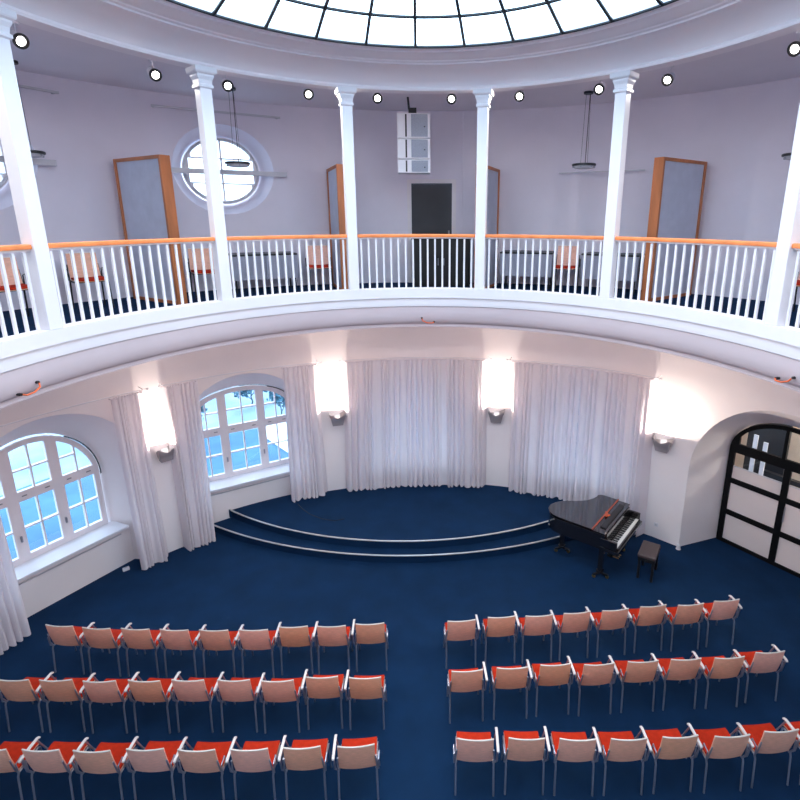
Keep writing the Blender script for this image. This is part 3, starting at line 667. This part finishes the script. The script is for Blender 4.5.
# ------------------------------------------------------------------ gallery ceiling spotlights
SPOTW = 52
SP = [-62.6, -44.72, -34.13, -21.06, -9.12, 4.09, 16.14, 29.64, 40.35, 58.9, 75, 93, 111, 129, 147, 165, 183, 201, 219, 237, 255, 273, 286]  # spots on the camera side are unseen extras that brighten the hall
spl = ['leftmost, beside the first column', 'between first and second column', 'just right of the second column', 'left of the third column', 'left above the loudspeaker', 'right above the loudspeaker',
       'right of the fourth column', 'just left of the fifth column', 'right of the fifth column', 'rightmost, at the right edge']
def make_spot():
    r = empty('ceiling_spotlight')
    MB().lathe([(.045, -.02), (.045, 0)], (0, 0, 0), 16).build('mount', M['white'], r)
    MB().tube([(0, 0, -.01), (0, .0, -.09), (0, -.02, -.13)], .008, 8).build('stem', M['white'], r)
    m = Matrix.Rotation(R(115), 4, 'X')   # opens towards -y and down
    c = Vector((0, -.02, -.17))
    MB().lathe([(.03, -.10), (.062, -.09), (.072, -.02), (.072, .055)], c, 20, m).build('housing', M['white'], r, smooth=True)
    MB().lathe([(.072, .05), (.080, .052), (.080, .070), (.050, .070), (.048, .058)], c, 20, m).build('dark_ring', M['plastic'], r, smooth=True)
    MB().lathe([(.001, .058), (.048, .058), (.045, .063), (.001, .064)], c, 20, m).build('lens', M['lamp'], r)
    l = bpy.data.lights.new('spot_lamp', 'SPOT'); l.energy = SPOTW; l.color = (1, .93, .86); l.spot_size = R(120); l.spot_blend = .8; l.shadow_soft_size = .05
    lo = bpy.data.objects.new('spot_lamp', l); COL.objects.link(lo); lo.parent = r; lo.location = (0, -.10, -.215); lo.rotation_euler = (R(-48), 0, 0)
    return r
sp0 = make_spot()
for i, th in enumerate(SP):
    o = sp0 if i == 0 else copy_tree(sp0)
    x, y = pol(th, 5.0 if i in (0, 9) else 5.25); o.location = (x, y, ZC); o.rotation_euler = (0, 0, -R(th))
    tag(o, 'small round ceiling spotlight, %s' % (spl[i] if i < 10 else 'added unseen on the camera side for light'), 'spotlight', 'gallery ceiling spotlights')
# ------------------------------------------------------------------ pendant lamps
def make_pendant():
    r = empty('pendant_lamp')
    MB().lathe([(.075, -.035), (.08, -.03), (.08, 0)], (0, 0, 0), 20).build('canopy', M['plastic'], r, smooth=True)
    for sx in (-.06, .06): MB().tube([(sx*.6, 0, -.03), (sx, 0, -1.15)], .003, 5).build('wire', M['plastic'], r)
    MB().tube([(.03, 0, -.03), (.02, .0, -1.13)], .006, 6).build('cord', M['plastic'], r)
    MB().lathe([(.195, -1.18), (.205, -1.175), (.205, -1.15), (.195, -1.142), (.05, -1.14)], (0, 0, 0), 32).build('disc', M['plastic'], r, smooth=True)
    MB().lathe([(.10, -1.225), (.16, -1.215), (.175, -1.18)], (0, 0, 0), 28).build('glass_bowl', M['bar'], r, smooth=True)
    for k in range(6): a = k*pi/3; MB().lathe([(.012, -1.215), (.016, -1.19)], (.185*cos(a), .185*sin(a), 0), 8).build('lamp_socket', M['chrome'], r)
    return r
pd0 = make_pendant()
for i, (th, z, lb) in enumerate([(-31.4, 7.2, 'before the round window behind the second column'), (25.7, 7.2, 'between the fourth and fifth column'), (53.2, 7.2, 'at the right edge beside the last column'), (-56.2, 7.2, 'beside the leftmost column')]):
    o = pd0 if i == 0 else copy_tree(pd0); o.location = (*pol(th, 6.2 if i < 2 else 6.75), ZC)
    tag(o, 'dark flat round pendant lamp %s' % lb, 'pendant lamp', 'pendant lamps over the gallery')
# ------------------------------------------------------------------ bars on the upper wall
def bar(a0, a1, r, z, h, d, name, lb, cat, seg=1):
    x0, y0 = pol(a0, r); x1, y1 = pol(a1, r); ln = math.hypot(x1-x0, y1-y0)
    root = empty(name, ((x0+x1)/2, (y0+y1)/2, z), atan2(y1-y0, x1-x0))
    MB().box((0, 0, 0), (ln, d, h)).build('bar', M['bar'], root, bevel=.004)
    for s in (-1, 1):
        gap = RU-sqrt(max(0, r*r)) + .02
        MB().box((s*(ln/2-.04), (RU-r)/2+.02, 0), (.025, max(.03, RU-r+.03), h*.6)).build('bracket', M['bar'], root)
    return tag(root, lb, cat)
bar(-40.5, -23.2, 7.14, 8.11, .035, .03, 'curtain_rail', 'thin grey rail on the wall above the round window behind the second column', 'rail')
bar(-68, -50.8, 7.14, 8.11, .035, .03, 'curtain_rail', 'thin grey rail on the wall above the leftmost round window', 'rail')
bar(-40.4, -22.8, 7.13, 7.10, .085, .05, 'window_crossbar', 'thick grey bar crossing the round window behind the second column', 'bar')
bar(-69.6, -52.4, 7.13, 7.10, .085, .05, 'window_crossbar', 'thick grey bar crossing the leftmost round window', 'bar')
bar(20.5, 33.2, 7.14, 7.14, .02, .02, 'wall_rail', 'thin pale rail on the gallery wall behind the fifth column', 'rail')
# ------------------------------------------------------------------ loudspeaker
root = empty('loudspeaker', (*pol(-2.7, 6.0), 7.07), R(2.0)); W = .58; hs_ = [.28, .33, .38]
zz = 0
for k, hh in enumerate([.24, .345, .415]):
    b = MB().box((0, 0, zz+hh/2), (W, .34, hh-.012)).build('cabinet_module', M['spk'], root, bevel=.008)
    MB().box((.10, -.176, zz+hh/2), (.29, .012, hh-.05)).build('grille', M['grille'], b)
    MB().box((-.135, -.172, zz+hh/2), (.028, .012, hh-.05)).build('slot', M['plastic'], b)
    MB().lathe([(.012, 0), (.012, .004)], (.19, -.184, zz+hh/2-.02), 12, Matrix.Rotation(R(90), 4, 'X')).build('badge', M['plastic'], b)
    zz += hh
MB().box((-.02, .0, zz+.05), (.14, .12, .10)).build('bracket', M['plastic'], root)
MB().tube([(-.08, 0, zz+.08), (-.10, 0, ZC-7.07)], .02, 8).build('hanging_rod', M['plastic'], root)
tag(root, 'white stacked loudspeaker with grey grilles hanging above the gallery doorway', 'loudspeaker')
# ------------------------------------------------------------------ wood framed screens
def screen(N_, F_, lb):
    dx, dy = F_[0]-N_[0], F_[1]-N_[1]; ln = math.hypot(dx, dy); root = empty('folding_screen', ((N_[0]+F_[0])/2, (N_[1]+F_[1])/2, ZF), atan2(dy, dx)); H = 2.25; T_ = .165; b = .05
    MB().box((-ln/2+b/2, 0, H/2), (b, T_, H)).build('frame_post', M['oak'], root, bevel=.003)
    MB().box((ln/2-b/2, 0, H/2), (b, T_, H)).build('frame_post', M['oak'], root, bevel=.003)
    MB().box((0, 0, H-b/2), (ln-2*b, T_, b)).build('frame_top', M['oak'], root, bevel=.003)
    MB().box((0, 0, b/2), (ln-2*b, T_, b)).build('frame_bottom', M['oak'], root, bevel=.003)
    MB().box((0, 0, H/2), (ln-2*b, T_-.05, H-2*b)).build('panel', M['grey'], root)
    tag(root, 'tall orange-wood framed grey screen %s' % lb, 'screen', 'wood framed screens on the gallery')
screen((-4.12, 8.44), (-5.21, 9.11), 'between the first and second column')
screen((3.41, 8.74), (4.46, 9.52), 'right of the fifth column')
screen((-1.73, 9.85), (-2.13, 10.93), 'behind the third column')
screen((.72, 9.9), (1.11, 11.0), 'behind the fourth column')
# ------------------------------------------------------------------ gallery tables and black cabinet
def table(th0, th1, lb):
    th = (th0+th1)/2; ln = 2*6.6*sin(R(th1-th0)/2); root = empty('folding_table', (*pol(th, 6.72), ZF), R(180)-R(th))
    MB().box((0, 0, .685), (ln, .60, .035)).build('tabletop', M['plastic'], root, bevel=.012)
    for s in (-1, 1): MB().box((s*ln*.25, .27, .45), (ln*.49, .02, .43)).build('front_panel', M['tablegrey'], root, bevel=.004)
    for sx in (-1, 1):
        for sy in (-1, 1): MB().tube([(sx*(ln/2-.05), sy*.22, 0), (sx*(ln/2-.06), sy*.22, .67)], .016, 8).build('leg', M['plastic'], root)
    tag(root, 'black edged grey gallery table %s' % lb, 'table', 'gallery tables')
table(-33.1, -22.9, 'between the second and third column')
table(12.2, 21.0, 'left part of the bay right of the fourth column')
table(25.9, 34.8, 'behind the fifth column')
cb = empty('black_cabinet', (*pol(1.8, 6.78), ZF), R(180)-R(1.8))
MB().box((0, 0, .46), (1.15, .42, .92)).build('body', M['cabinet'], cb, bevel=.01)
MB().box((0, .0, .935), (1.19, .46, .03)).build('top', M['cabinet'], cb, bevel=.006)
for sx in (-.285, .285): d_ = MB().box((sx, .216, .46), (.54, .012, .84)).build('door', M['cabinet'], cb, bevel=.004); MB().tube([(sx*.2, .235, .42), (sx*.2, .235, .56)], .008, 6).build('handle', M['chrome'], d_)
tag(cb, 'low black cabinet standing in front of the dark gallery doorway', 'cabinet')
# ------------------------------------------------------------------ grand piano
PO = Vector((3.45, 8.57, 0)); ang = R(52)
pno = empty('grand_piano', PO, ang)
ol = [(-.705, .30), (-.705, 1.02), (-.69, 1.14), (-.63, 1.25), (-.53, 1.325), (-.40, 1.345), (-.27, 1.31), (-.16, 1.24), (-.06, 1.14), (.02, 1.03), (.10, .93), (.20, .85), (.33, .79), (.42, .77), (.49, .775), (.545, .73), (.56, .66), (.56, .30)]
def scl(P_, k): c = (-.06, .7); return [(c[0]+(x-c[0])*k, c[1]+(y-c[1])*k) for x, y in P_]
rim_ = [(-.705, -.02), (-.705, 1.02)]+ol[2:-1]+[(.58, .30), (.58, -.02), (.53, -.02), (.53, .24), (-.655, .24), (-.655, -.02)]
MB().prism([(-.70, .17)]+ol[1:-1]+[(.555, .17)], .64, .93).build('case', M['black'], pno, bevel=.006)
for sx in (-.68, .535): MB().box((sx, .10, .79), (.05, .30, .16)).build('cheek', M['black'], pno, bevel=.012)
MB().box((-.0625, .08, .665), (1.285, .34, .07)).build('keybed', M['black'], pno, bevel=.006)
lid = MB().prism([(-.715, .40)]+[(x*1.015, y*1.01) for x, y in ol[1:-1]]+[(.57, .40)], .965, .985).build('lid', M['black'], pno, bevel=.004)
MB().prism([(-.715, .395), (-.715, .165), (.57, .165), (.57, .395)], .950, .972).build('front_lid', M['black'], pno, bevel=.004)
MB().box((-.0625, .40, .983), (1.30, .022, .012)).build('lid_hinge', M['mahog'], pno)
md = MB().box((-.0725, .27, .985), (.95, .10, .018)).build('music_desk', M['bwood'], pno, bevel=.003)
MB().box((-.10, .375, 1.0), (.16, .05, .02), R(20)).build('desk_prop', M['mahog'], pno)
MB().box((-.14, .34, 1.0), (.10, .03, .015), R(-30)).build('desk_catch', M['cable'], pno)
MB().box((-.0725, .145, .85), (1.16, .02, .19), rx=R(-8)).build('fallboard', M['black'], pno, bevel=.003)
wk = MB(); 
for k in range(52): wk.box((-.0625-.575+1.15*(k+.5)/52, .035, .735), (1.15/52-.0015, .145, .02))
wk.build('white_keys', M['ivory'], pno)
bk = MB(); pat = [1, 1, 0, 1, 1, 1, 0]
for k in range(51):
    if pat[k % 7]: bk.box((-.0625-.575+1.15*(k+1)/52, .066, .752), (.0115, .10, .016))
bk.build('black_keys', M['bwood'], pno)
MB().box((-.0625, -.052, .725), (1.19, .02, .03)).build('key_slip', M['black'], pno)
for lx, ly in ((-.55, .25), (.45, .30), (-.27, 1.13)):
    lg = MB().box((lx, ly, .375), (.085, .085, .53)).build('leg', M['black'], pno, bevel=.01)
    MB().box((lx, ly, .115), (.11, .11, .03)).build('leg_collar', M['black'], lg, bevel=.004)
    for a in (30, 150, 270):
        MB().box((lx+.07*cos(R(a)), ly+.07*sin(R(a)), .075), (.16, .035, .03), R(a)).build('dolly_arm', M['bwood'], lg)
        MB().lathe([(.028, -.012), (.032, -.008), (.032, .008), (.028, .012)], (lx+.135*cos(R(a)), ly+.135*sin(R(a)), .034), 14, Matrix.Rotation(R(90), 4, 'Y')).build('caster', M['brass'], lg, smooth=True)
ly_ = MB(); ly_.box((-.11, .22, .44), (.022, .03, .42)); ly_.box((-.01, .22, .44), (.022, .03, .42)); ly_.box((-.06, .22, .22), (.24, .10, .05))
ly = ly_.build('pedal_lyre', M['black'], pno, bevel=.004)
for k in (-1, 0, 1): MB().box((-.06+k*.06, .13, .195), (.028, .12, .010)).build('pedal', M['brass'], ly, bevel=.003)
tag(pno, 'black lacquered grand piano with closed lid beside the stage steps', 'piano')
# stool
stl = empty('piano_stool', (3.80, 8.36, 0), R(58))
MB().box((0, 0, .475), (.50, .31, .07)).build('seat_cushion', M['leather'], stl, bevel=.022, bseg=3)
MB().box((0, 0, .41), (.48, .29, .06)).build('apron', M['bwood'], stl, bevel=.003)
for sx in (-1, 1):
    for sy in (-1, 1): MB().box((sx*.21, sy*.115, .19), (.042, .042, .38)).build('leg', M['bwood'], stl, bevel=.004)
for s in (-1, 1): MB().lathe([(.012, 0), (.024, .006), (.024, .02), (.018, .024)], (s*.24, 0, .41), 14, Matrix.Rotation(R(90*s), 4, 'Y')).build('knob', M['bwood'], stl)
tag(stl, 'black padded piano stool in front of the grand piano keys', 'stool')
# ------------------------------------------------------------------ small things
def hook(th, lb, q=1):
    t = tpar(th); x, y = ell(t, .06); root = empty('cable_hook', (x, y, 4.66), -atan2(sin(t)/A, cos(t)/B)); root.scale = (.8, .8, .8)
    MB().tube([(-.11*q, -.02, .05), (-.09*q, -.045, .01), (0, -.05, -.03), (.10*q, -.045, -.035), (.13*q, -.02, -.02)], .011, 8).build('orange_cable', M['cable'], root, smooth=True)
    for x_, z_ in ((-.115*q, .06), (.135*q, -.02)): MB().lathe([(.018, -.03), (.02, .0), (.014, .04)], (x_, .02, z_), 12, Matrix.Rotation(R(-90), 4, 'X')).build('socket', M['plastic'], root, smooth=True)
    tag(root, 'short orange cable hook under the gallery edge, %s' % lb, 'cable')
hook(-.3, 'at the middle'); hook(-78.4, 'at the left edge', -1); hook(73.5, 'at the right edge', -1)
b = empty('floor_socket', (-5.80, 8.45, 0), R(40)); MB().box((0, 0, .025), (.11, .07, .05)).build('box', M['white'], b, bevel=.008); MB().box((0, 0, .052), (.05, .03, .006)).build('lid', M['bar'], b)
tag(b, 'small white socket box on the carpet below the first window', 'socket')
b = empty('pipe_stub', (4.70, 9.10, 0)); MB().lathe([(.035, 0), (.038, .05), (.034, .09), (.02, .10)], (0, 0, 0), 14).build('cap', M['white'], b, smooth=True)
MB().lathe([(.048, 0), (.048, .008)], (0, 0, 0), 14).build('flange', M['white'], b)
tag(b, 'small white capped stub on the floor at the door recess corner', 'stub')
def plate_on_wall(th, u, z, w_, h_, name, lb, cat, r=RL):
    root = empty(name, (*pol(th, r-.008), z), R(180)-R(th)); MB().box((0, 0, 0), (w_, .012, h_)).build('cover', M['white'], root, bevel=.003)
    MB().lathe([(.018, 0), (.018, .004)], (0, .008, 0), 16, Matrix.Rotation(R(-90), 4, 'X')).build('insert', M['bar'], root)
    tag(root, lb, cat)
plate_on_wall(40.7, 0, .30, .08, .08, 'wall_socket', 'small white wall socket behind the piano stool', 'socket')
cbx = MB().tube([(-3.05, 10.2, .345), (-2.9, 10.0, .342), (-2.7, 9.8, .341), (-2.4, 9.62, .341), (-2.15, 9.55, .342), (-1.95, 9.62, .342)], .006, 6).build('floor_cable', M['plastic'], smooth=True)
tag(cbx, 'thin black cable lying on the left part of the stage carpet', 'cable')
# ------------------------------------------------------------------ outside
gr = MB().add([(-60, -60, -.55), (60, -60, -.55), (60, 60, -.55), (-60, 60, -.55)], [(0, 1, 2, 3)]).build('floor_outside', M['field']); struct(gr, 'pale blue field farther outside the windows', 'ground')
yd = [(CX+a*sin(t)*(1+.04*sin(5*t)), CY+b*cos(t)*(1+.04*sin(4*t)), -.5) for a, b in ((12.4, 14.6),) for t in [2*pi*k/60 for k in range(60)]]
struct(MB().add(yd, [tuple(range(60))]).build('floor_yard', M['snow']), 'darker blue yard close outside the windows', 'ground')
SNOWP = [(-6.1, 17.2, -.47), (-5.75, 15.9, -.47), (-5.15, 15.2, -.47), (-4.5, 14.5, -.47), (-3.9, 17.2, -.47)]
sb = MB(); sb.add(SNOWP, [tuple(range(len(SNOWP)))])
struct(sb.build('floor_snow', M['snow2']), 'white snow patch outside the stage window', 'ground')
def tree(x, y, s, seed, lb):
    rnd = random.Random(seed); root = empty('bare_tree', (x, y, -.5)); m = MB(); lv = MB()
    def br(p, d, ln, r, dep):
        q = p+d*ln; mid = p+d*ln*.5+Vector((rnd.uniform(-.1, .1)*ln, rnd.uniform(-.1, .1)*ln, 0)); m.tube([p, mid, q], [r, r*.85, r*.65], 5)
        if dep == 0:
            for _ in range(5):
                c = q+Vector((rnd.uniform(-.15, .15), rnd.uniform(-.15, .15), rnd.uniform(-.15, .15))); a = Vector((rnd.uniform(-1, 1), rnd.uniform(-1, 1), rnd.uniform(-1, 1))).normalized()*.07
                b_ = a.orthogonal().normalized()*.035; lv.add([c-a, c+b_, c+a, c-b_, c+Vector((0, 0, .012))], [(0, 1, 4), (1, 2, 4), (2, 3, 4), (3, 0, 4)])
            return
        for k in range(3 if dep > 1 else 4):
            nd = (d+Vector((rnd.uniform(-.9, .9), rnd.uniform(-.9, .9), rnd.uniform(-.2, .6)))).normalized(); br(q if k else mid, nd, ln*.72, r*.62, dep-1)
    br(Vector((0, 0, 0)), Vector((0, 0, 1)), s, .09*s, 4)
    m.build('branches', M['bark'], root); lv.build('leaves', M['leaf'], root)
    tag(root, lb, 'tree', 'trees outside the stage window')
tree(-8.2, 16.6, .36, 1, 'leafy shrub outside the stage window, seen in the left panes')
tree(-7.0, 18.6, .40, 2, 'leafy shrub outside the stage window, seen in the middle panes')
tree(-5.6, 17.6, .34, 5, 'leafy shrub outside the stage window, seen in the right panes')
